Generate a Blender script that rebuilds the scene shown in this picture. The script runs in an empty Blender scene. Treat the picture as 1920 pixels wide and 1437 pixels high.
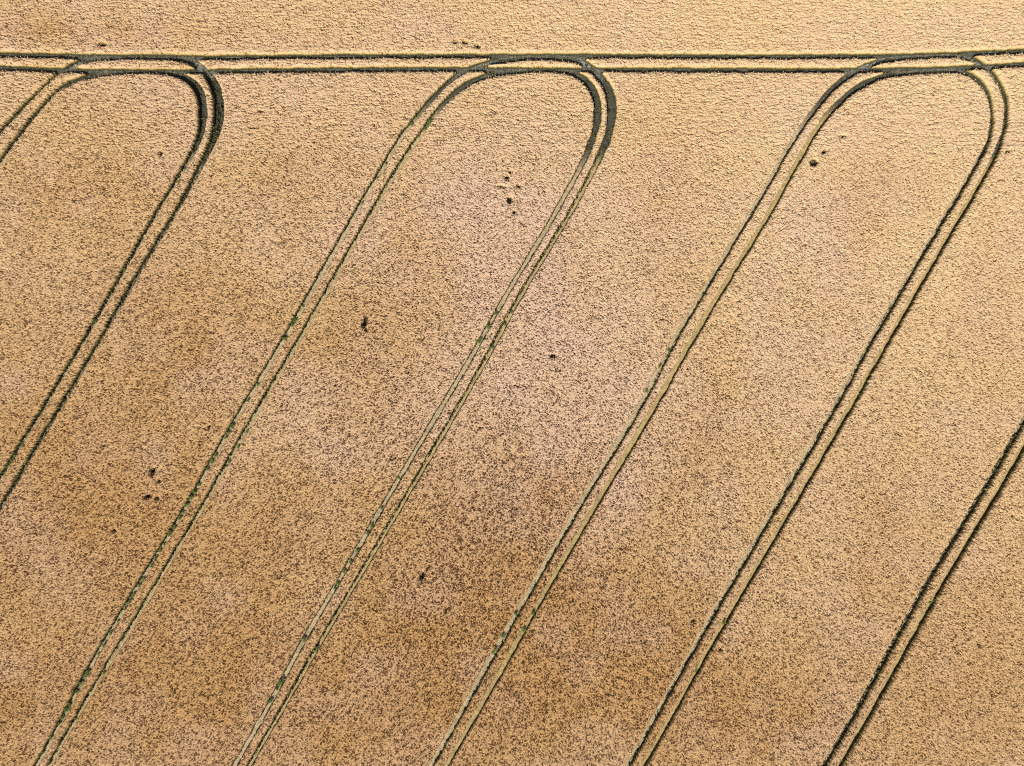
import bpy, math, random
import numpy as np

scene = bpy.context.scene
rng = np.random.default_rng(7)
random.seed(7)

# ------------------------------------------------------------------ camera
PPM = 13.4                 # photo pixels per metre on top of the crop
FPX = 1100.0               # focal length in photo pixels (1920 wide)
CROP = 0.88                # height of the standing wheat
cam_d = bpy.data.cameras.new("camera")
cam = bpy.data.objects.new("camera", cam_d)
scene.collection.objects.link(cam)
cam.location = (0, 0, CROP + FPX / PPM)
cam.rotation_euler = (0, 0, 0)
cam_d.sensor_width = 36.0
cam_d.lens = 36.0 * FPX / 1920.0
cam_d.clip_end = 2000
scene.camera = cam

# ------------------------------------------------------------------ sky, sun, exposure
SUN_EL = math.radians(43)
SX, SY = -0.375, -0.927      # horizontal direction towards the sun (world x, y)
w = bpy.data.worlds.new("World")
scene.world = w
w.use_nodes = True
nt = w.node_tree
sky = nt.nodes.new("ShaderNodeTexSky")
sky.sky_type = 'NISHITA'
sky.sun_disc = False
sky.sun_elevation = SUN_EL
sky.sun_rotation = math.atan2(SX, SY)
bg = nt.nodes["Background"]
bg.inputs[1].default_value = 0.06
nt.links.new(sky.outputs[0], bg.inputs[0])
sun_d = bpy.data.lights.new("sun", 'SUN')
sun_d.energy = 5.0
sun_d.angle = math.radians(0.53)
sun_d.color = (1.0, 0.95, 0.85)
sun = bpy.data.objects.new("sun", sun_d)
scene.collection.objects.link(sun)
from mathutils import Vector
v = Vector((SX, SY, 0)).normalized() * math.cos(SUN_EL) + Vector((0, 0, math.sin(SUN_EL)))
sun.rotation_euler = v.to_track_quat('Z', 'Y').to_euler()
scene.view_settings.view_transform = 'Standard'
scene.view_settings.look = 'None'
scene.view_settings.gamma = 1.0
scene.view_settings.exposure = 0.13
scene.cycles.filter_width = 1.1
scene.cycles.use_denoising = False

# ------------------------------------------------------------------ helpers
def W(px, py):
    return ((px - 960.0) / PPM, (718.5 - py) / PPM)

def mesh_from(name, verts, faces, mat, k=4, parent=None):
    verts = np.asarray(verts, dtype=np.float32)
    faces = np.asarray(faces, dtype=np.int32)
    me = bpy.data.meshes.new(name)
    me.vertices.add(len(verts))
    me.vertices.foreach_set("co", verts.ravel())
    me.loops.add(faces.size)
    me.loops.foreach_set("vertex_index", faces.ravel())
    me.polygons.add(len(faces))
    me.polygons.foreach_set("loop_start", np.arange(0, faces.size, k, dtype=np.int32))
    me.update(calc_edges=True)
    me.materials.append(mat)
    o = bpy.data.objects.new(name, me)
    scene.collection.objects.link(o)
    o.parent = parent
    return o

def tag(o, label, cat=None, kind=None, group=None):
    o["label"] = label
    if cat: o["category"] = cat
    if kind: o["kind"] = kind
    if group: o["group"] = group

def value_noise(u, v, seed):
    r = np.random.default_rng(seed).random((512, 512), dtype=np.float32)
    iu = np.floor(u); iv = np.floor(v)
    fu = (u - iu).astype(np.float32); fv = (v - iv).astype(np.float32)
    iu = iu.astype(np.int32); iv = iv.astype(np.int32)
    fu = fu * fu * (3 - 2 * fu); fv = fv * fv * (3 - 2 * fv)
    a = r[iu & 511, iv & 511]; b = r[(iu + 1) & 511, iv & 511]
    c = r[iu & 511, (iv + 1) & 511]; d = r[(iu + 1) & 511, (iv + 1) & 511]
    return (a * (1 - fu) + b * fu) * (1 - fv) + (c * (1 - fu) + d * fu) * fv

class NT:
    def __init__(self, name):
        self.m = bpy.data.materials.new(name); self.m.use_nodes = True
        self.t = self.m.node_tree; self.b = self.t.nodes["Principled BSDF"]
        self.b.inputs["Specular IOR Level"].default_value = 0.15
        self.b.inputs["Roughness"].default_value = 0.8
    def n(self, typ, **kw):
        x = self.t.nodes.new(typ)
        for k, vv in kw.items(): setattr(x, k, vv)
        return x
    def l(self, a, b): self.t.links.new(a, b)
    def noise(self, scale, detail=2, rough=0.5, co=None):
        x = self.n("ShaderNodeTexNoise"); x.inputs["Scale"].default_value = scale
        x.inputs["Detail"].default_value = detail; x.inputs["Roughness"].default_value = rough
        if co is not None: self.l(co, x.inputs["Vector"])
        return x.outputs["Fac"]
    def ramp(self, fac, stops):
        x = self.n("ShaderNodeValToRGB"); e = x.color_ramp.elements
        while len(e) < len(stops): e.new(0.5)
        for i, (p, c) in enumerate(stops):
            e[i].position = p; e[i].color = (*c, 1)
        self.l(fac, x.inputs[0]); return x.outputs[0]
    def mix(self, f, a, b, mode='MIX'):
        x = self.n("ShaderNodeMix", data_type='RGBA', blend_type=mode)
        for s, vv in ((0, f), (6, a), (7, b)):
            if hasattr(vv, "is_linked") or hasattr(vv, "links"): self.l(vv, x.inputs[s])
            else: x.inputs[s].default_value = vv if s == 0 else (*vv, 1)
        return x.outputs[2]

# ------------------------------------------------------------------ materials
def mat_soil(name, base, dark):
    m = NT(name)
    co = m.n("ShaderNodeTexCoord").outputs["Object"]
    c = m.ramp(m.noise(1.3, 5, 0.65, co), [(0.3, dark), (0.65, base)])
    f = m.ramp(m.noise(14, 3, 0.6, co), [(0.3, (0.72, 0.72, 0.72)), (0.7, (1.12, 1.1, 1.06))])
    m.l(m.mix(1.0, c, f, 'MULTIPLY'), m.b.inputs["Base Color"])
    bm = m.n("ShaderNodeBump"); bm.inputs["Strength"].default_value = 0.6; bm.inputs["Distance"].default_value = 0.05
    m.l(m.noise(20, 4, 0.6, co), bm.inputs["Height"]); m.l(bm.outputs[0], m.b.inputs["Normal"])
    m.b.inputs["Roughness"].default_value = 0.95
    return m.m

M_soil = mat_soil("dry_loam", (0.25, 0.2, 0.14), (0.19, 0.15, 0.1))
def mat_track():
    """packed pale soil on the straight legs, darker in the turns and on the headland (attribute pale), greyer where it is driven on most (attribute grey)"""
    m = NT("wheel_track_soil")
    co = m.n("ShaderNodeTexCoord").outputs["Object"]
    pa = m.n("ShaderNodeAttribute"); pa.attribute_name = "pale"
    gr = m.n("ShaderNodeAttribute"); gr.attribute_name = "grey"
    go = m.n("ShaderNodeAttribute"); go.attribute_name = "straw"
    nz = m.noise(2.2, 5, 0.65, co)
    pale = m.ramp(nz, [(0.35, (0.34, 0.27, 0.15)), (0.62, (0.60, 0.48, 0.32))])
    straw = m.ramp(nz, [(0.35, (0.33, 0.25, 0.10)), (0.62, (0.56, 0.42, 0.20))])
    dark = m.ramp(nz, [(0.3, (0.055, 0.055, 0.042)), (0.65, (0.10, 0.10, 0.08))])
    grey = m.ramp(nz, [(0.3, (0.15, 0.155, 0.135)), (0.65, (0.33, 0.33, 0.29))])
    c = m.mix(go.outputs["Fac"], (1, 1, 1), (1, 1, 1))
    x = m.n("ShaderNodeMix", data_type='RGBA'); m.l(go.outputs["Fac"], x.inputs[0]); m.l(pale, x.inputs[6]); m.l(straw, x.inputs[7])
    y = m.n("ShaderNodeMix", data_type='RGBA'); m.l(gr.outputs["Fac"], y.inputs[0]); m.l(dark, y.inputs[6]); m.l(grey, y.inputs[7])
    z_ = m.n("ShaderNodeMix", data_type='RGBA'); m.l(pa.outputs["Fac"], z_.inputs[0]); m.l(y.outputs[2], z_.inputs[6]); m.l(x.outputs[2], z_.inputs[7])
    f = m.ramp(m.noise(14, 3, 0.6, co), [(0.3, (0.7, 0.7, 0.7)), (0.7, (1.15, 1.12, 1.06))])
    m.l(m.mix(1.0, z_.outputs[2], f, 'MULTIPLY'), m.b.inputs["Base Color"])
    bm = m.n("ShaderNodeBump"); bm.inputs["Strength"].default_value = 0.6; bm.inputs["Distance"].default_value = 0.05
    m.l(m.noise(20, 4, 0.6, co), bm.inputs["Height"]); m.l(bm.outputs[0], m.b.inputs["Normal"])
    m.b.inputs["Roughness"].default_value = 0.95
    return m.m
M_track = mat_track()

def mat_wheat():
    m = NT("ripe_wheat")
    geo = m.n("ShaderNodeNewGeometry")
    sep = m.n("ShaderNodeSeparateXYZ"); m.l(geo.outputs["Position"], sep.inputs[0])
    co = m.n("ShaderNodeTexCoord").outputs["Object"]
    rip = m.n("ShaderNodeAttribute"); rip.attribute_name = "ripeness_vignette"
    # ears: pinkish straw, brassier where the crop is greener or vignetted
    hu = m.n("ShaderNodeAttribute"); hu.attribute_name = "hue"; nz = hu.outputs["Fac"]
    ro = m.n("ShaderNodeAttribute"); ro.attribute_name = "rosy"
    c_base = m.ramp(nz, [(0.1, (0.51, 0.345, 0.18)), (0.5, (0.65, 0.46, 0.26)), (0.9, (0.85, 0.68, 0.46))])
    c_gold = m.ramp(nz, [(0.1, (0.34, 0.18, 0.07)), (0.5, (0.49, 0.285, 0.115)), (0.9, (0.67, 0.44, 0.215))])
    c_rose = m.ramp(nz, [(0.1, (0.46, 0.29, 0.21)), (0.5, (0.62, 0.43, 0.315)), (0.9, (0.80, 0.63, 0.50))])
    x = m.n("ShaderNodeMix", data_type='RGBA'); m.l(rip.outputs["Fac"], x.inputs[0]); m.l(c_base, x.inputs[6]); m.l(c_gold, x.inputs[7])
    x2 = m.n("ShaderNodeMix", data_type='RGBA'); m.l(ro.outputs["Fac"], x2.inputs[0]); m.l(x.outputs[2], x2.inputs[6]); m.l(c_rose, x2.inputs[7])
    c_ear = x2.outputs[2]
    # golden stems under the ears, dark olive lower down
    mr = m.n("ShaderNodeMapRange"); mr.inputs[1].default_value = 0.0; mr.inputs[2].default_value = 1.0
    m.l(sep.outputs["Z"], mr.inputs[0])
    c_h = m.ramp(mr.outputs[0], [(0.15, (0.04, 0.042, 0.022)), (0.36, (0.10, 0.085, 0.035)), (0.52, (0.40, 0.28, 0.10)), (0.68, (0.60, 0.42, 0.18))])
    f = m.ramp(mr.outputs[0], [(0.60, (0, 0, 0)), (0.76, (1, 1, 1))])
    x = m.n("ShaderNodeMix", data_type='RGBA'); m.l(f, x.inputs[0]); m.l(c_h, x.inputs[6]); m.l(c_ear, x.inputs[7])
    # late green tillers standing in the wheel tracks
    gn = m.n("ShaderNodeAttribute"); gn.attribute_name = "tiller"
    c_t = m.ramp(m.noise(6, 2, 0.7, co), [(0.36, (0.03, 0.034, 0.015)), (0.55, (0.07, 0.07, 0.028)), (0.70, (0.22, 0.19, 0.075))])
    y = m.n("ShaderNodeMix", data_type='RGBA'); m.l(gn.outputs["Fac"], y.inputs[0]); m.l(x.outputs[2], y.inputs[6]); m.l(c_t, y.inputs[7])
    x = y
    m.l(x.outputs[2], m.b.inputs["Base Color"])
    return m.m
M_wheat = mat_wheat()

def mat_leaf():
    m = NT("weed_leaf")
    co = m.n("ShaderNodeTexCoord").outputs["Object"]
    oi = m.n("ShaderNodeObjectInfo")
    c = m.ramp(m.noise(9, 2, 0.5, co), [(0.35, (0.05, 0.10, 0.02)), (0.65, (0.14, 0.22, 0.05))])
    c2 = m.mix(oi.outputs["Random"], c, (0.2, 0.25, 0.06)); 
    m.l(m.mix(0.35, c, c2), m.b.inputs["Base Color"])
    return m.m
M_leaf = mat_leaf()

# ------------------------------------------------------------------ tyre track centre lines (photo pixels, opening width in pixels)
def smooth(pts, step=0.1):
    P = np.array([(*W(p[0], p[1]), ((p[2] if len(p) > 2 else 8.5) - (0.9 if p[1] > 320 else 0)) / PPM) for p in pts])
    out = []
    n = len(P)
    for i in range(n - 1):
        p0 = P[max(i - 1, 0)]; p1 = P[i]; p2 = P[i + 1]; p3 = P[min(i + 2, n - 1)]
        d = np.linalg.norm(p2[:2] - p1[:2]); k = max(2, int(d / step))
        # centripetal-like Catmull-Rom with chord scaled tangents
        d0 = max(np.linalg.norm(p1[:2] - p0[:2]), 1e-6); d2 = max(np.linalg.norm(p3[:2] - p2[:2]), 1e-6)
        t1 = (p2 - p0) / (d + d0) * d if i > 0 else (p2 - p1)
        t2 = (p3 - p1) / (d + d2) * d if i < n - 2 else (p2 - p1)
        for t in np.arange(k) / k:
            h = t * t * t; q = t * t
            out.append((2*h-3*q+1)*p1 + (h-2*q+t)*t1 + (3*q-2*h)*p2 + (h-q)*t2)
    out.append(P[-1])
    out = np.array(out)
    ker = np.hanning(41); ker /= ker.sum()           # iron out tracing jitter
    pad = np.pad(out, ((20, 20), (0, 0)), mode='reflect', reflect_type='odd')
    sm = np.stack([np.convolve(pad[:, c], ker, 'valid') for c in range(3)], 1)
    return sm

SL = 0.58
def down(p, dy=420):
    return (p[0] - SL * dy, p[1] + dy, 8)

A_out = [(-200, 560, 5.5), (-60, 335, 6.5), (0, 243, 8.5), (25, 216, 8.5), (50, 189, 7.5), (75, 165, 5.5), (105, 136, 5.5), (120, 127, 9), (140, 117, 10), (160, 111, 10), (190, 107, 10),
         (250, 105.5, 9), (300, 106, 9), (340, 109, 11), (356, 114, 12), (370, 122, 13), (385, 135, 14), (399, 155, 16), (407, 178, 18), (410, 200, 18), (408, 225, 18), (402, 250, 16),
         (392, 275, 13), (380, 300, 11), (365, 328, 10), (350, 357, 9), (331, 390, 9), (318, 412, 9), (262, 503, 9), (200, 611, 8.5), (150, 697, 8.5), (100, 780, 8.5), (76, 820, 9), (40, 882, 9.5), (0, 948, 9.5), down((0, 948))]
A_in = [(-200, 612, 8), (-60, 388, 7.5), (0, 296, 8.5), (25, 263, 8.5), (50, 230, 8.5), (75, 199, 7.5), (100, 173, 6.5), (120, 158, 9), (140, 148, 9), (160, 142, 9), (190, 137, 9), (225, 134, 8),
        (250, 132.5, 8), (300, 133.5, 8), (325, 137.5, 10), (350, 146, 12), (366, 160, 14), (375, 178, 15), (379, 200, 15), (379, 225, 14), (375, 250, 12), (366, 272, 10), (355, 293, 9), (342, 315, 9),
        (325, 343, 9), (307, 371, 9), (289, 402, 9), (232, 502, 8), (173, 606, 8), (122, 692, 8), (75, 770, 8), (44, 820, 8.5), (0, 892, 8.5), down((0, 892))]
B_out = [down((65, 1437)), (65, 1437), (100, 1375, 8.5), (161, 1260, 9), (215, 1167), (280, 1060), (352.5, 940), (420, 820), (498, 690, 9), (574, 560, 9), (612, 492, 9), (659, 410, 8), (677, 377, 8), (692, 352, 8),
         (706, 330, 8), (722, 304, 8), (732, 284, 8), (745, 265, 8), (757, 247, 8), (770, 230, 8), (785, 212, 8), (802, 192, 8.5), (825, 167, 8.5), (842, 150, 8), (860, 137, 8.5), (880, 127, 9), (905, 119, 10), (930, 113, 11),
         (959, 109, 11), (1000, 105.5, 10), (1025, 105, 10), (1050, 106, 11), (1075, 109, 13), (1092, 115, 13), (1107, 125, 14), (1125, 141, 15), (1138, 160, 16), (1145, 178, 17), (1148, 200, 17), (1147, 225, 15), (1142, 250, 13),
         (1134, 272, 11), (1121, 300, 10), (1109, 325, 10), (1096, 350, 9), (1082, 375, 9), (1067, 402, 9), (972, 560, 9.5), (907, 680, 9), (800, 865, 9), (700, 1035, 8.5), (602.5, 1200, 9), (534, 1320, 8.5), (466, 1437, 8.5), down((466, 1437))]
B_in = [down((90, 1437)), (90, 1437), (121, 1380, 9), (192, 1260, 9), (250, 1165), (318, 1050), (384, 940), (450, 823), (527.5, 690, 8.5), (603, 560, 8.5), (643, 490, 8.5), (687, 412, 9), (710, 374, 9), (727, 343, 9), (745, 315, 9), (762, 288, 9),
        (780, 262, 9), (795, 241, 9), (807, 222, 9), (827, 197, 9), (847, 177, 9), (867, 161, 9.5), (890, 148, 10), (910, 141, 10), (930, 136.5, 10), (959, 133, 9), (1000, 130, 9), (1025, 129.5, 9), (1050, 130.5, 10), (1070, 133.5, 11),
        (1089, 142, 13), (1104, 155, 14), (1115, 172, 14), (1121, 192, 14), (1122, 210, 14), (1120, 230, 12), (1115, 250, 10), (1107, 272, 9), (1097, 295, 8.5), (1085, 320, 8), (1072, 343, 8), (1060, 365, 8), (1045, 392, 8),
        (1034, 412, 8), (945, 560, 8), (877, 680, 8.5), (770, 860, 8.5), (668, 1033, 8.5), (570, 1200, 9), (505, 1320, 9), (439, 1437, 9), down((439, 1437))]
C_out = [down((809, 1437)), (809, 1437, 9), (908, 1260, 10.5), (976, 1140, 10.5), (1090, 945, 10), (1202, 760, 10), (1265, 640, 10), (1330, 530, 9), (1442, 345, 8), (1455, 322, 8), (1467, 298, 8), (1480, 277, 8), (1492, 257, 8), (1505, 237, 8), (1520, 217, 8),
         (1535, 197, 8.5), (1552, 176, 9), (1570, 158, 9), (1590, 142, 9.5), (1610, 130.5, 10), (1630, 121, 10), (1655, 112, 10), (1680, 108, 10), (1705, 106, 9), (1740, 103.5, 9), (1770, 102.5, 9), (1800, 103, 9), (1825, 108, 11), (1840, 116, 12),
         (1855, 127, 9.5), (1867, 140, 9.5), (1877, 155, 9.5), (1885, 172, 9.5), (1889, 190, 9.5), (1890, 210, 9.5), (1888, 230, 8.5), (1883, 250, 7.5), (1876, 272, 7.5), (1866, 295, 7.5), (1852, 322, 10), (1837, 347, 9.5), (1820, 377, 9.5), (1797, 415, 9.5),
         (1667, 640, 10), (1599, 760, 10.5), (1480, 965, 10), (1365, 1160, 10), (1297, 1280, 9.5), (1208, 1437, 9.5), down((1208, 1437))]
C_in = [down((838, 1437)), (838, 1437, 9), (940, 1260, 9.5), (1007, 1140, 9.5), (1120, 945, 9.5), (1230, 760, 10), (1297.5, 640, 10), (1365, 528, 9), (1440, 407, 8.5), (1455, 380, 8.5), (1470, 353, 8.5), (1482, 330, 8.5), (1495, 307, 8.5), (1510, 281, 9),
        (1522, 259, 9), (1537, 237, 9), (1552, 216, 9), (1570, 196, 9.5), (1587, 180, 10), (1605, 166, 10), (1625, 154.5, 10), (1645, 145.5, 10), (1665, 140, 10), (1690, 136.5, 9), (1715, 134, 9), (1740, 132.5, 9), (1765, 131, 9), (1790, 131, 9),
        (1810, 134, 10), (1825, 140, 11), (1839, 150, 9.5), (1849, 162, 9.5), (1856, 177, 8.5), (1861, 195, 7.5), (1863, 215, 7), (1862, 235, 6.5), (1859, 255, 6.5), (1852, 273, 6.5), (1840, 296, 6.5), (1825, 321, 9), (1810, 347, 9), (1792, 377, 9), (1772, 409, 9.5),
        (1635, 640, 10), (1569, 760, 11), (1450, 963, 10.5), (1335, 1160, 11), (1267, 1280, 10.5), (1179, 1437, 10.5), down((1179, 1437))]
def shift_top(src, dx, dy, xmin, ymax=660):
    return [(p[0] + dx, p[1] + dy, p[2] if len(p) > 2 else 8.5) for p in src if p[1] < ymax and p[0] > xmin]
D_out = [down((1547, 1437)), (1547, 1437, 10.5), (1605, 1340, 11), (1737.5, 1100, 11), (1846.5, 920, 11), (1900, 828, 11), (1925, 786, 10)] + shift_top(C_out[7:25], 735, -10, 1300)[1:]
D_in = [down((1577, 1437)), (1577, 1437, 10), (1633, 1340, 11), (1767.5, 1100, 11), (1875.6, 920, 11), (1902, 874, 11), (1925, 834, 10)] + shift_top(C_in[7:25], 735, -10, 1300)[1:]
H_up = [(-260, 98), (-30, 100.5, 9.1), (0, 101, 9.1), (100, 102.5, 9.1), (150, 104, 9.1), (250, 104.5, 9.6), (330, 105.5, 9.6), (380, 106.5, 8.6), (480, 105.2, 8.6), (700, 103.6, 8.6), (960, 103.3, 8.6), (1120, 103.4, 8.6), (1280, 104.2, 8.6),
        (1440, 104.5, 8.6), (1640, 103.5, 8.6), (1700, 102.5, 8.6), (1800, 99.5, 8.1), (1880, 96, 8.6), (1920, 94, 8.6), (2180, 84, 8.6)]
H_low = [(-260, 120), (-30, 125, 9.6), (0, 126, 9.6), (60, 128, 9.1), (110, 130, 9.1), (160, 131.5, 8.6), (250, 132, 8.6), (350, 132.2, 8.6), (420, 131.6, 8.6), (480, 130.6, 9.1), (700, 128.8, 9.1), (850, 128, 8.6), (960, 128.8, 8.6),
         (1150, 129.2, 8.6), (1280, 129.6, 9.1), (1440, 130, 9.1), (1600, 130.2, 9.1), (1700, 128.5, 8.6), (1800, 125.7, 8.6), (1860, 123, 8.6), (1920, 119.5, 8.6), (2180, 108, 8.6)]
PAIRS = [
    ("first", A_out, A_in), ("second", B_out, B_in), ("third", C_out, C_in), ("fourth", D_out, D_in), ("headland", H_up, H_low)]
LABELS = {
    "first": "U-shaped pair of tyre tracks at the left, turning under the headland track and leaving by the left edge",
    "second": "U-shaped pair of tyre tracks in the middle, its left leg dotted with green weeds",
    "third": "U-shaped pair of tyre tracks on the right, weed-free with a broad dark right leg",
    "fourth": "straight pair of dark tyre tracks crossing only the lower right corner",
    "headland": "long pair of dark tyre tracks running across the top of the field from edge to edge"}
CURVES = {}
for key, a, b in PAIRS:
    CURVES[key] = (smooth(a), smooth(b))

# ------------------------------------------------------------------ ground
gv = [(-600, -600, 0), (600, -600, 0), (600, 600, 0), (-600, 600, 0)]
ground = mesh_from("ground", gv, [(0, 1, 2, 3)], M_soil)
tag(ground, "bare brown soil under the wheat", kind="structure")

# ------------------------------------------------------------------ wheel ruts in the soil, with tyre tread marks
def surface_of(key, wheel, right_leg, py):
    """how pale, grey and straw-covered the wheel track is at photo row py"""
    if key == "headland":
        return 0.0, 0.30, 0.0
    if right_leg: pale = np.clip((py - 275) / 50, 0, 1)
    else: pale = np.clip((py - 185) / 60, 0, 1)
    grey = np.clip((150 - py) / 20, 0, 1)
    straw = 0.0
    if key == "first" and right_leg and wheel == 0: pale = pale * 0.45
    if key == "second" and right_leg and wheel == 0: straw = 0.8
    if key == "second" and not right_leg and wheel == 1: straw = 0.5
    if key == "third" and ((not right_leg and wheel == 1) or (right_leg and wheel == 0)): straw = 1.0
    if key == "fourth" and wheel == 1: straw = 1.0
    return pale, grey, straw

def growth_of(key, wheel, right_leg, py):
    """where late tillers stand across the track: from t0 to t1 (-1 west edge, 1 east edge) and how thickly"""
    if key == "headland": return (-1, 1, 0.2)
    if py < 150: return (-1, 1, 0.3)
    arc = py < (280 if right_leg else 200)
    if key == "first":
        if right_leg: return (-1, 1 if arc else 0.3, 0.6 if arc else 0.5) if wheel == 0 else ((-1, 1, 0.45) if arc else (-1, -0.5, 0.6))
        return (-1, 1, 0.5)
    if key == "second":
        if right_leg: return (-1, 1, 0.45) if arc else ((-1, -0.2, 0.6) if wheel == 0 else (0.6, 1, 0.5))
        return (-1, 1, 0.15) if arc else ((-1, -0.75, 0.5) if wheel == 0 else (-1, -0.4, 0.5))
    if key == "third":
        if right_leg: return (-1, 1, 0.45) if arc else ((0.8, 1, 0.3) if wheel == 0 else (0.3, 1, 0.5))
        return (-1, 1, 0.15) if arc else ((0.45, 1, 0.5) if wheel == 0 else (0.8, 1, 0.3))
    return (0.1, 1, 0.55) if wheel == 0 else (0.8, 1, 0.3)

def rut(name, C, parent, key, wheel, z0):
    n = len(C)
    seg = 2                                   # 5 cm steps
    s = np.linspace(0, n - 1, (n - 1) * seg + 1)
    xy = np.stack([np.interp(s, np.arange(n), C[:, c]) for c in range(3)], 1)
    T = np.gradient(xy[:, :2], axis=0); T /= np.linalg.norm(T, axis=1)[:, None] + 1e-9
    N = np.stack([-T[:, 1], T[:, 0]], 1)
    m = 11
    t = np.linspace(-1, 1, m)
    hw = xy[:, 2] / 2 + 0.14
    L = np.concatenate([[0], np.cumsum(np.linalg.norm(np.diff(xy[:, :2], axis=0), axis=1))])
    X = xy[:, None, 0] + N[:, None, 0] * t[None] * hw[:, None]
    Y = xy[:, None, 1] + N[:, None, 1] * t[None] * hw[:, None]
    ph = L[:, None] / 0.30 + np.abs(t)[None] * 0.55 + np.where(t > 0, 0.5, 0)[None]
    lug = (np.mod(ph, 1) < 0.42) * np.clip(1.25 - np.abs(t) * 1.5, 0, 1)[None]
    wear = value_noise(X * 0.5, Y * 0.5, 5)
    Z = z0 + 0.012 + 0.045 * lug * np.clip(wear * 1.6, 0.2, 1) + 0.03 * value_noise(X * 6, Y * 6, 8) + 0.05 * np.abs(t)[None] ** 3
    V = np.stack([X, Y, Z], -1).reshape(-1, 3)
    i = np.arange(len(s) - 1)[:, None] * m + np.arange(m - 1)[None]
    F = np.stack([i, i + 1, i + m + 1, i + m], -1).reshape(-1, 4)[:, ::-1]
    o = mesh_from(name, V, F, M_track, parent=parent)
    apex = int(np.argmax(xy[:, 1]))
    vals = np.zeros((len(s), 3), np.float32)
    # every loop is listed from its left leg over the top to its right leg, the first one too
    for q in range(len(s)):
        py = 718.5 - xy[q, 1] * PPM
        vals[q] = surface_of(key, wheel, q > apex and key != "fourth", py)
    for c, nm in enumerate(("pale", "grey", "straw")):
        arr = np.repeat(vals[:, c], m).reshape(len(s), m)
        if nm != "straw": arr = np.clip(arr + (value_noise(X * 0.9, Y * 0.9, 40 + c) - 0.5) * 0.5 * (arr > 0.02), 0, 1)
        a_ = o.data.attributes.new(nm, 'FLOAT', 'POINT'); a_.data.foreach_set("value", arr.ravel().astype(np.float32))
    return o

z = 0.004
for key, a, b in PAIRS:
    e = bpy.data.objects.new("tyre_tracks", None)
    scene.collection.objects.link(e)
    c0 = CURVES[key][0][len(CURVES[key][0]) // 2]
    e.location = (0, 0, 0)
    tag(e, LABELS[key], "tyre tracks", kind="structure")
    rut("wheel_track", CURVES[key][0], e, key, 0, z); z += 0.004
    rut("wheel_track", CURVES[key][1], e, key, 1, z); z += 0.004

# ------------------------------------------------------------------ wheat crop
G = 0.076
XH, YH = 81.0, 61.0
nx = int(2 * XH / G); ny = int(2 * YH / G)
gx = (np.arange(nx) * G - XH).astype(np.float32); gy = (np.arange(ny) * G - YH).astype(np.float32)
D = np.full((ny, nx), 9.0, np.float32)        # distance to nearest track edge (negative inside)
Rw = 1.5
kw = int(Rw / G) + 1
TL = np.zeros((ny, nx), np.float32)           # thickness of late tillers
for key in CURVES:
    for wheel, C in enumerate(CURVES[key]):
        apex = int(np.argmax(C[:, 1]))
        T_ = np.gradient(C[:, :2], axis=0); T_ /= np.linalg.norm(T_, axis=1)[:, None] + 1e-9
        for q, (px_, py_, wd) in enumerate(C):
            ix = int((px_ + XH) / G); iy = int((py_ + YH) / G)
            x0, x1 = max(ix - kw, 0), min(ix + kw, nx); y0, y1 = max(iy - kw, 0), min(iy + kw, ny)
            if x0 >= x1 or y0 >= y1: continue
            dx = gx[None, x0:x1] - px_; dy = gy[y0:y1, None] - py_
            d = np.hypot(dx, dy) - wd / 2
            cur = D[y0:y1, x0:x1]
            m_ = d < cur
            nxn, nyn = -T_[q, 1], T_[q, 0]
            if nxn < 0: nxn, nyn = -nxn, -nyn
            t = (dx * nxn + dy * nyn) / (wd / 2)
            t0, t1, am = growth_of(key, wheel, q > apex and key != "fourth", 718.5 - py_ * PPM)
            TL[y0:y1, x0:x1] = np.where(m_, am * ((t >= t0) & (t <= t1)), TL[y0:y1, x0:x1])
            cur[m_] = d[m_]
# bare gaps in the crop: x, y, width, height (px), turn
GAPS = [(191, 83, 13, 7, 0), (854, 78, 6, 5, 0), (871, 79, 6, 5, 0), (896, 86, 9, 5, -20), (956, 375, 8, 11, 0), (951, 332, 6, 6, 0), (957, 322, 5, 6, 0), (971, 349, 10, 5, -15),
        (942, 350, 12, 3, -8), (965, 397, 5, 5, 0), (1527, 305, 14, 13, 30), (1547, 283, 8, 5, 30), (1581, 255, 8, 4, 0), (683, 606, 8, 19, -20), (686, 619, 4, 5, 0), (285, 884, 8, 14, -15), (276, 932, 13, 8, 25),
        (293, 935, 5, 5, 0), (213, 995, 6, 6, 0), (297, 903, 4, 4, 0), (791, 1082, 7, 15, -25), (803, 1065, 3, 8, -40), (490, 208, 10, 4, 0), (301, 287, 5, 7, 0), (836, 1146, 4, 9, 0), (842, 1142, 5, 5, 0),
        (392, 801, 5, 5, 0), (1352, 1219, 5, 5, 0), (1037, 668, 8, 5, 0), (1838, 1210, 6, 5, 0), (1301, 1165, 6, 5, 20), (1892, 283, 8, 4, 20), (874, 1183, 6, 4, 0), (1000, 1183, 6, 4, 0), (20, 123, 0, 0, 0)]
for (x_, y_, ww, hh, an) in GAPS:
    if ww == 0: continue
    cx, cy = W(x_, y_); a = math.radians(an)
    ix = int((cx + XH) / G); iy = int((cy + YH) / G); q = 22
    XX = gx[None, ix - q:ix + q] - cx; YY = gy[iy - q:iy + q, None] - cy
    u = XX * math.cos(a) + YY * math.sin(a); vv = -XX * math.sin(a) + YY * math.cos(a)
    e = (np.hypot(u / (ww / PPM / 2), vv / (hh / PPM / 2)) - 1) * min(ww, hh) / PPM / 2
    e = e + 0.05 + (rng.random(e.shape) - 0.5) * 0.22
    D[iy - q:iy + q, ix - q:ix + q] = np.minimum(D[iy - q:iy + q, ix - q:ix + q], e.astype(np.float32))

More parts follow.
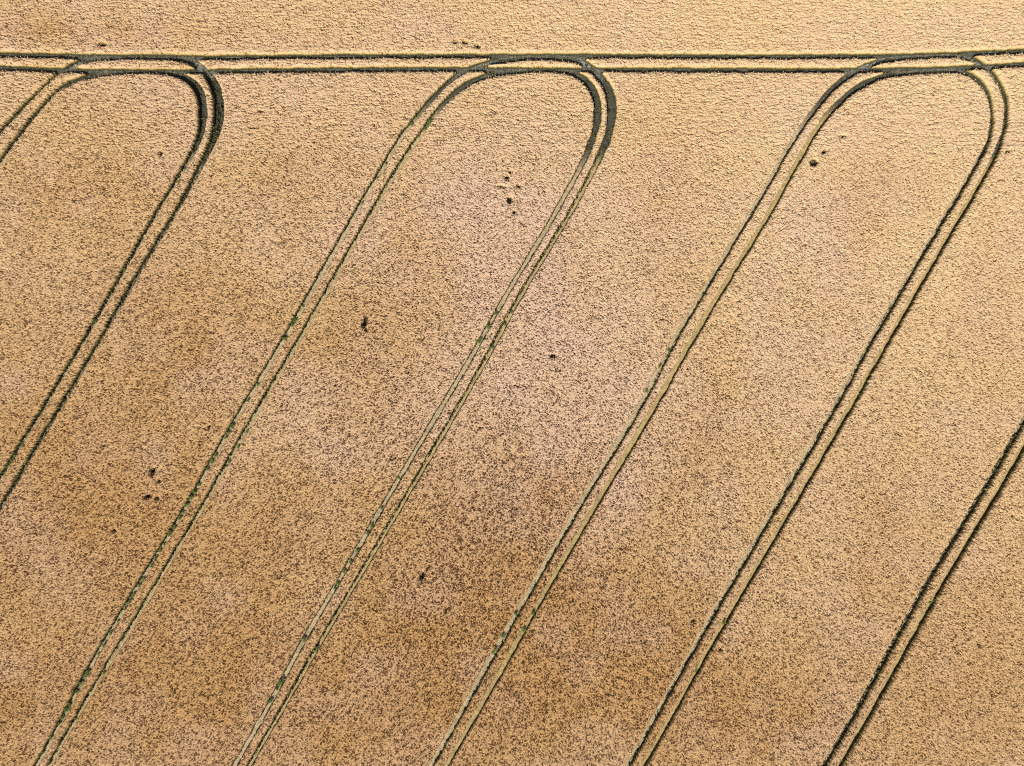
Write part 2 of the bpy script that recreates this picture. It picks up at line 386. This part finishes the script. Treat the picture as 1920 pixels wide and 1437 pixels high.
X, Y = np.meshgrid(gx, gy)
LEG = math.atan2(1.0, 0.578)                   # direction of the drill rows below the headland
ur = X * math.cos(LEG) + Y * math.sin(LEG); vr = -X * math.sin(LEG) + Y * math.cos(LEG)
head = np.clip((Y - (718.5 - 282) / PPM) / 0.3, 0, 1)          # headland strip is drilled crosswise
# patches of thinner, darker crop (photo px: x, y, rx, ry, turn, amount)
PATCH = [(930, 1010, 130, 230, -30, .75), (880, 1130, 160, 160, -20, .55), (1000, 980, 120, 100, 0, .3), (780, 520, 90, 190, -30, .45), (560, 330, 110, 60, 20, .40), (130, 350, 110, 60, 10, .45), (180, 960, 190, 130, 0, .45), (100, 840, 160, 130, 0, .35), (400, 620, 170, 80, -10, .35),
         (300, 600, 100, 150, 0, .3), (1250, 360, 60, 130, 10, .35), (1640, 340, 90, 60, 0, .35), (1620, 420, 60, 50, 0, .3), (1060, 560, 60, 60, 0, .25), (1140, 1150, 180, 130, -20, .45), (1300, 850, 60, 170, -30, .4), (1230, 1240, 120, 120, 0, .4), (1450, 1340, 150, 90, 0, .55), (1800, 1250, 160, 180, 0, .55),
         (1640, 960, 60, 160, -30, .35), (380, 1250, 150, 160, 0, .4), (650, 1330, 180, 90, 0, .45), (60, 1290, 140, 120, 0, .3), (150, 58, 260, 14, 0, .5), (60, 40, 160, 40, 0, .35), (700, 750, 130, 60, -25, .25), (1000, 1330, 200, 90, 0, .4), (1560, 470, 60, 110, -20, .2), (1880, 680, 60, 200, 0, .3), (540, 1010, 60, 140, -30, .3)]
PINK = [(1010, 700, 170, 190, 0, .6), (1000, 420, 130, 120, 0, .3), (830, 380, 120, 110, 0, .3), (600, 130, 900, 70, 0, .15), (1500, 480, 120, 160, 0, .3), (640, 430, 60, 60, 0, .2), (650, 800, 130, 90, -20, .3), (1180, 900, 60, 130, -30, .4)]
rip = np.zeros_like(X); pk = np.zeros_like(X)
for lst, dst in ((PATCH, rip), (PINK, pk)):
    for (x_, y_, rx, ry, an, am) in lst:
        cx, cy = W(x_, y_); a = math.radians(an)
        u = (X - cx) * math.cos(a) + (Y - cy) * math.sin(a); vv = -(X - cx) * math.sin(a) + (Y - cy) * math.cos(a)
        dst += am * np.exp(-((u / (rx * 1.2 / PPM)) ** 2 + (vv / (ry * 1.2 / PPM)) ** 2))
lo = 0.6 * value_noise(X / 7, Y / 7, 21) + 0.4 * value_noise(X / 2.2, Y / 2.2, 22)
lo2 = value_noise(ur / 9, vr / 1.1, 23) * (1 - head) + value_noise(X / 14, Y / 0.45, 24) * head
rip = rip - 0.5 * np.exp(-((Y - (718.5 - 281) / PPM) / 0.16) ** 2) * (value_noise(X / 9, Y * 0 + 3, 25) > 0.4)
rip = rip + (lo - 0.5) * 0.4 + (lo2 - 0.5) * 0.22
# gentle drift: brassier to the south-west, with lens vignetting put into the crop colour
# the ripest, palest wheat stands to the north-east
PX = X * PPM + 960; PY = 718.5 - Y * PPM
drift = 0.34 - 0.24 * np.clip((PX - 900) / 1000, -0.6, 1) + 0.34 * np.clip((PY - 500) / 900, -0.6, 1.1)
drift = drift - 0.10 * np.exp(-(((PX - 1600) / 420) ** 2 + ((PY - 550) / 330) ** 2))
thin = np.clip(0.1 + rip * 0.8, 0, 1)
rip = np.clip(drift + rip * 0.52 - pk * 0.25, 0, 1).astype(np.float32)  # from here on ripeness and lens vignetting together
rosy = np.clip(pk * 1.0 + (value_noise(X / 5, Y / 5, 71) - 0.45) * 0.5 + 0.08, 0, 0.9).astype(np.float32)
n1 = value_noise(X / 0.12, Y / 0.12, 31)
n2 = value_noise(ur / 0.5, vr / 0.13, 32) * (1 - head) + value_noise(X / 0.6, Y / 0.13, 33) * head
n4 = value_noise(X / 0.42, Y / 0.42, 34)
n3 = rng.random(X.shape, dtype=np.float32)
mixn = 0.30 * n1 + 0.22 * n2 + 0.12 * n4 + 0.40 * n3
mixn = (mixn - mixn.mean()) / mixn.std()
thin = thin * 0.28
pit = np.clip((mixn - 0.56 + thin) / 1.9, 0, 1)
Z = CROP + 0.04 - 0.045 * mixn - 0.50 * pit ** 1.15
# edges of the tyre tracks: ragged fringe, straight walls
jag = (n1 - 0.5) * 0.14 + (n3 - 0.5) * 0.12 + (value_noise(X / 1.3, Y / 1.3, 51) - 0.5) * 0.13
wall = np.clip((D + jag) / 0.10, 0, 1)
till = TL * (D < 0)
tz = np.clip((0.5 * n1 + 0.5 * n3 - (0.78 - 0.5 * till)) / 0.25, 0, 1) * (till > 0)
tz = tz * (0.12 + 0.42 * value_noise(X / 0.5, Y / 0.5, 61)) * np.clip(till * 1.6, 0, 1)
Z = Z * (0.80 + 0.20 * np.clip((D + jag * 1.5) / 0.38, 0, 1) ** 0.8)
Z = Z * wall + (1 - wall) * np.where(tz > 0.03, tz, -0.05)
tiller = ((D < 0.03) & (wall < 0.5) & (tz > 0.03)).astype(np.float32)
Z = Z.astype(np.float32)
jx = (rng.random(X.shape, dtype=np.float32) - 0.5) * 0.055; jy = (rng.random(X.shape, dtype=np.float32) - 0.5) * 0.055
V = np.stack([X + jx, Y + jy, Z], -1).reshape(-1, 3)
idx = (np.arange(ny - 1)[:, None] * nx + np.arange(nx - 1)[None]).astype(np.int32)
F = np.stack([idx, idx + 1, idx + nx + 1, idx + nx], -1).reshape(-1, 4)
zf = Z.ravel()
keep = zf[F].max(1) > 0.0
F = F[keep]
# single ears nodding over the canopy
NB = 800000
bx = (rng.random(NB) * 2 - 1) * (XH - 0.5); by = (rng.random(NB) * 2 - 1) * (YH - 0.5)
bi = ((by + YH) / G).astype(int); bj = ((bx + XH) / G).astype(int)
Dl = D[bi, bj]; Zl = Z[bi, bj]; Tl = TL[bi, bj]
ok = (Dl > -0.05 + rng.random(NB) * 0.12) & (rng.random(NB) < np.clip((Zl - 0.42) / 0.38, 0.06, 1))
bpy_ = 718.5 - by * PPM
late = (Dl < 0) & (rng.random(NB) < 0.05 + 0.16 * Tl + 0.35 * (bpy_ < 148) * (bpy_ > 90))          # a few ears in the tracks
sel = ok | late
bx, by, Zl, late, bi, bj, Dl = bx[sel], by[sel], Zl[sel], late[sel], bi[sel], bj[sel], Dl[sel]
n = len(bx)
an = rng.random(n) * 2 * np.pi
ln = 0.05 + 0.13 * rng.random(n); wd = 0.022 + 0.018 * rng.random(n)
ln = np.where(late & (718.5 - by * PPM < 150), 0.34, ln)
tip = np.where(late, np.where(718.5 - by * PPM < 150, 0.12, 0.25) + 0.4 * rng.random(n) ** 2, CROP - 0.08 + 0.2 * rng.random(n) - 0.3 * (CROP - np.minimum(Zl, CROP)) - 0.16 * np.clip(1 - Dl / 0.3, 0, 1) * rng.random(n))
lx, ly = np.cos(an), np.sin(an)
dz = np.where(late, 0.10, 0.38)
Vb = np.stack([
    np.stack([bx, by, tip - dz], -1),
    np.stack([bx + lx * ln * .5 - ly * wd, by + ly * ln * .5 + lx * wd, tip - 0.03], -1),
    np.stack([bx + lx * ln * 1.25, by + ly * ln * 1.25, tip - 0.02 + 0.05 * (rng.random(n) - .5)], -1),
    np.stack([bx + lx * ln * .5 + ly * wd, by + ly * ln * .5 - lx * wd, tip - 0.03], -1)], 1).reshape(-1, 3)
Fb = np.arange(4 * n, dtype=np.int32).reshape(-1, 4) + len(V)
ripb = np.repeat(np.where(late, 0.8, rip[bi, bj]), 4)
hueb = np.repeat(np.clip(0.28 + rng.random(n) * 0.62, 0, 1), 4)
hueg = np.clip(0.15 + 0.45 * n3 + 0.2 * n1, 0, 1).ravel()
hueb = hueb.astype(np.float32)
V = np.concatenate([V, Vb.astype(np.float32)]); F = np.concatenate([F, Fb])
ros_all = np.concatenate([rosy.ravel(), np.repeat(np.where(late, 0, rosy[bi, bj]), 4)])
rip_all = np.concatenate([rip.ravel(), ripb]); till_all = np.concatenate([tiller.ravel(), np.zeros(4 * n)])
# surrounding crop beyond the frame, coarser
def ring():
    vs, fs, rp = [], [], []
    base = len(V)
    g = 0.7
    for (xa, xb, ya, yb) in ((-240, -XH, -240, 240), (XH - G, 240, -240, 240), (-XH, XH - G, -240, -YH), (-XH, XH - G, YH - G, 240)):
        ax = np.linspace(xa, xb, int((xb - xa) / g) + 2); ay = np.linspace(ya, yb, int((yb - ya) / g) + 2)
        AX, AY = np.meshgrid(ax, ay)
        AZ = CROP - 0.1 - 0.35 * rng.random(AX.shape) ** 2
        vs.append(np.stack([AX, AY, AZ], -1).reshape(-1, 3)); n_ = len(ax)
        ii = np.arange(len(ay) - 1)[:, None] * n_ + np.arange(n_ - 1)[None]
        fs.append(np.stack([ii, ii + 1, ii + n_ + 1, ii + n_], -1).reshape(-1, 4) + base)
        base += AX.size
        rp.append((0.3 + 0.4 * (value_noise(AX / 9, AY / 9, 21) - 0.3)).ravel())
    return np.concatenate(vs), np.concatenate(fs), np.concatenate(rp)
rv, rf, rr = ring()
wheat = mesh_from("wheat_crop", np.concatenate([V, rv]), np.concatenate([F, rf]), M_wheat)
at = wheat.data.attributes.new("ripeness_vignette", 'FLOAT', 'POINT')
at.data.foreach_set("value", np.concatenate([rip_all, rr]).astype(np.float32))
at = wheat.data.attributes.new("rosy", 'FLOAT', 'POINT')
at.data.foreach_set("value", np.concatenate([ros_all, rr * 0 + 0.1]).astype(np.float32))
at = wheat.data.attributes.new("hue", 'FLOAT', 'POINT')
at.data.foreach_set("value", np.concatenate([hueg, hueb, rr * 0 + 0.5]).astype(np.float32))
at = wheat.data.attributes.new("tiller", 'FLOAT', 'POINT')
at.data.foreach_set("value", np.concatenate([till_all, rr * 0]).astype(np.float32))
tag(wheat, "ripe straw-coloured wheat standing all over the field", "wheat", kind="stuff")

# ------------------------------------------------------------------ green weeds in the tyre tracks
def weed_mesh(seed, tall):
    r = random.Random(seed)
    vs, fs = [], []
    for k in range(60):
        a = r.uniform(0, 2 * math.pi); rad = r.uniform(0.0, 0.20) ** 1.0
        bx_, by_ = rad * math.cos(a), rad * math.sin(a)
        h = tall * r.uniform(0.35, 1.0) * (1 - rad * 1.8)
        d = r.uniform(0, 2 * math.pi); ln = r.uniform(0.10, 0.2); wd = r.uniform(0.02, 0.04)
        tx, ty = math.cos(d), math.sin(d)
        n = len(vs)
        up = r.uniform(0.0, 0.6)
        vs += [(bx_, by_, h * 0.6), (bx_ + tx * ln * .5 - ty * wd, by_ + ty * ln * .5 + tx * wd, h * 0.6 + ln * .5 * up),
               (bx_ + tx * ln, by_ + ty * ln, h * 0.6 + ln * up * .6), (bx_ + tx * ln * .5 + ty * wd, by_ + ty * ln * .5 - tx * wd, h * 0.6 + ln * .5 * up)]
        fs.append((n, n + 1, n + 2, n + 3))
        if k % 3 == 0:
            n = len(vs)
            vs += [(bx_ - 0.006, by_, 0.0), (bx_ + 0.006, by_, 0.0), (bx_ + 0.004, by_, h), (bx_ - 0.004, by_, h)]
            fs.append((n, n + 1, n + 2, n + 3))
    return vs, fs
protos = []
for k in range(4):
    vs, fs = weed_mesh(k, 0.45 + 0.12 * k)
    me = bpy.data.meshes.new("weed")
    me.from_pydata(vs, [], fs); me.materials.append(M_leaf); protos.append(me)
# x, y (photo px), size
WB = [(564, 573, .7), (550, 600, 1.3), (545, 608, 1.0), (530, 634, 1.2), (478, 721, .9), (461, 751, 1.1), (432, 800, 1.2), (424, 812, .9), (420, 821, 1.0), (401, 855, 1.1), (393, 867, 1.2), (384, 880, .9), (367, 910, 1.1), (360, 924, 1.3), (354, 935, 1.2),
      (345, 948, 1.2), (338, 962, 1.0), (332, 974, 1.2), (322, 991, 1.1), (315, 1004, 1.3), (303, 1024, .9), (297, 1036, 1.1), (288, 1051, 1.2), (281, 1065, 1.0), (265, 1090, 1.2), (258, 1102, 1.3), (246, 1120, 1.1), (238, 1133, 1.3), (231, 1146, 1.2), (217, 1170, .9),
      (204, 1192, 1.1), (192, 1213, 1.2), (180, 1232, .9), (159, 1264, 1.2), (154, 1271, 1.1), (145, 1285, 1.1), (136, 1301, 1.2), (122, 1324, 1.2), (119, 1332, 1.3), (116, 1336, 1.0), (107, 1350, 1.3), (101, 1361, 1.1), (86, 1388, 1.0), (72, 1415, .9)]
WB_r = [(678, 378, 1.0), (706, 331, .7), (461, 811, .8), (444, 840, .8), (426, 868, 1.0), (420, 875, .7), (189, 1268, .9), (134, 1354, .7)]
WA = [(345, 316, 1.0), (331, 338, .9), (230, 507, 1.0), (205, 549, .9), (175, 604, 1.2), (128, 682, 1.0), (95, 738, .7), (47, 821, 1.0), (37, 836, 1.3), (23, 857, 1.3), (17, 867, 1.2), (11, 876, 1.3), (3, 890, 1.2), (290, 401, .8)]
WBR = [(927, 585, 1.1), (913, 611, 1.1), (899, 635, 1.2), (896, 639, 1.1), (960, 585, .7), (947, 608, .8), (924, 652, .9), (908, 675, .7), (714, 955, .8), (695, 988, 1.1), (688, 1002, 1.1), (668, 1035, 1.0), (655, 1057, 1.0), (643, 1075, .9), (630, 1097, 1.2), (625, 1106, 1.0),
       (568, 1203, 1.2), (525, 1281, 1.4), (521, 1287, 1.3), (514, 1296, .9), (503, 1318, 1.1), (592, 1218, .9), (590, 1224, .8), (745, 898, .7)]
WC = [(1258, 657, .8), (1237, 686, .9), (1211, 731, 1.1), (966, 1153, 1.1), (941, 1195, 1.1), (926, 1222, 1.2), (922, 1227, .9), (1000, 1153, 1.2), (982, 1184, 1.1), (1361, 1171, 1.1), (1303, 1260, 1.1), (1304, 1250, .9), (1748, 1131, 1.2), (1851, 309, .7), (1869, 290, .8), (1601, 159, .6), (1609, 122, .6)]
WT = [(806, 224, 1.1), (801, 231, 1.0), (797, 239, 1.0), (770, 229, .9), (722, 304, .7), (150, 118, .6), (943, 113, .8)]
GR = {"WB": ("green weed clump in the left wheel track of the middle loop's left leg", WB, "weeds along the weediest wheel track"),
      "WB_r": ("small weed clump beside the left leg of the middle loop", WB_r, "scattered weeds by the middle loop's left leg"),
      "WA": ("green weed clump in the inner wheel track of the left loop", WA, "weeds in the left loop"),
      "WBR": ("green weed clump in the middle loop's right leg", WBR, "weeds in the middle loop's right leg"),
      "WC": ("lone green weed clump in a right-hand wheel track", WC, "scattered weeds in the right-hand tracks"),
      "WT": ("yellow-green weed clump on the curved top of a tyre track loop", WT, "weeds on the curves")}
allC = np.concatenate([c for k in CURVES for c in CURVES[k]])
i = 0
for key, (lab, lst, grp) in GR.items():
    for (x_, y_, s_) in lst:
        wx, wy = W(x_, y_)
        # the pixel was read at crop height: bring it down to the floor of the track
        d = np.hypot(allC[:, 0] - wx, allC[:, 1] - wy); j = int(d.argmin())
        cx, cy, cw = allC[j]
        wx = wx + (cx - wx) * 0.5; wy = wy + (cy - wy) * 0.5
        o = bpy.data.objects.new("weed_clump", protos[i % 4])
        scene.collection.objects.link(o)
        o.location = (wx, wy, 0.03)
        o.rotation_euler = (0, 0, random.uniform(0, 6.28))
        o.scale = (s_ * 1.15, s_ * 1.15, s_ * random.uniform(0.9, 1.2))
        tag(o, lab, "weed", group=grp)
        i += 1
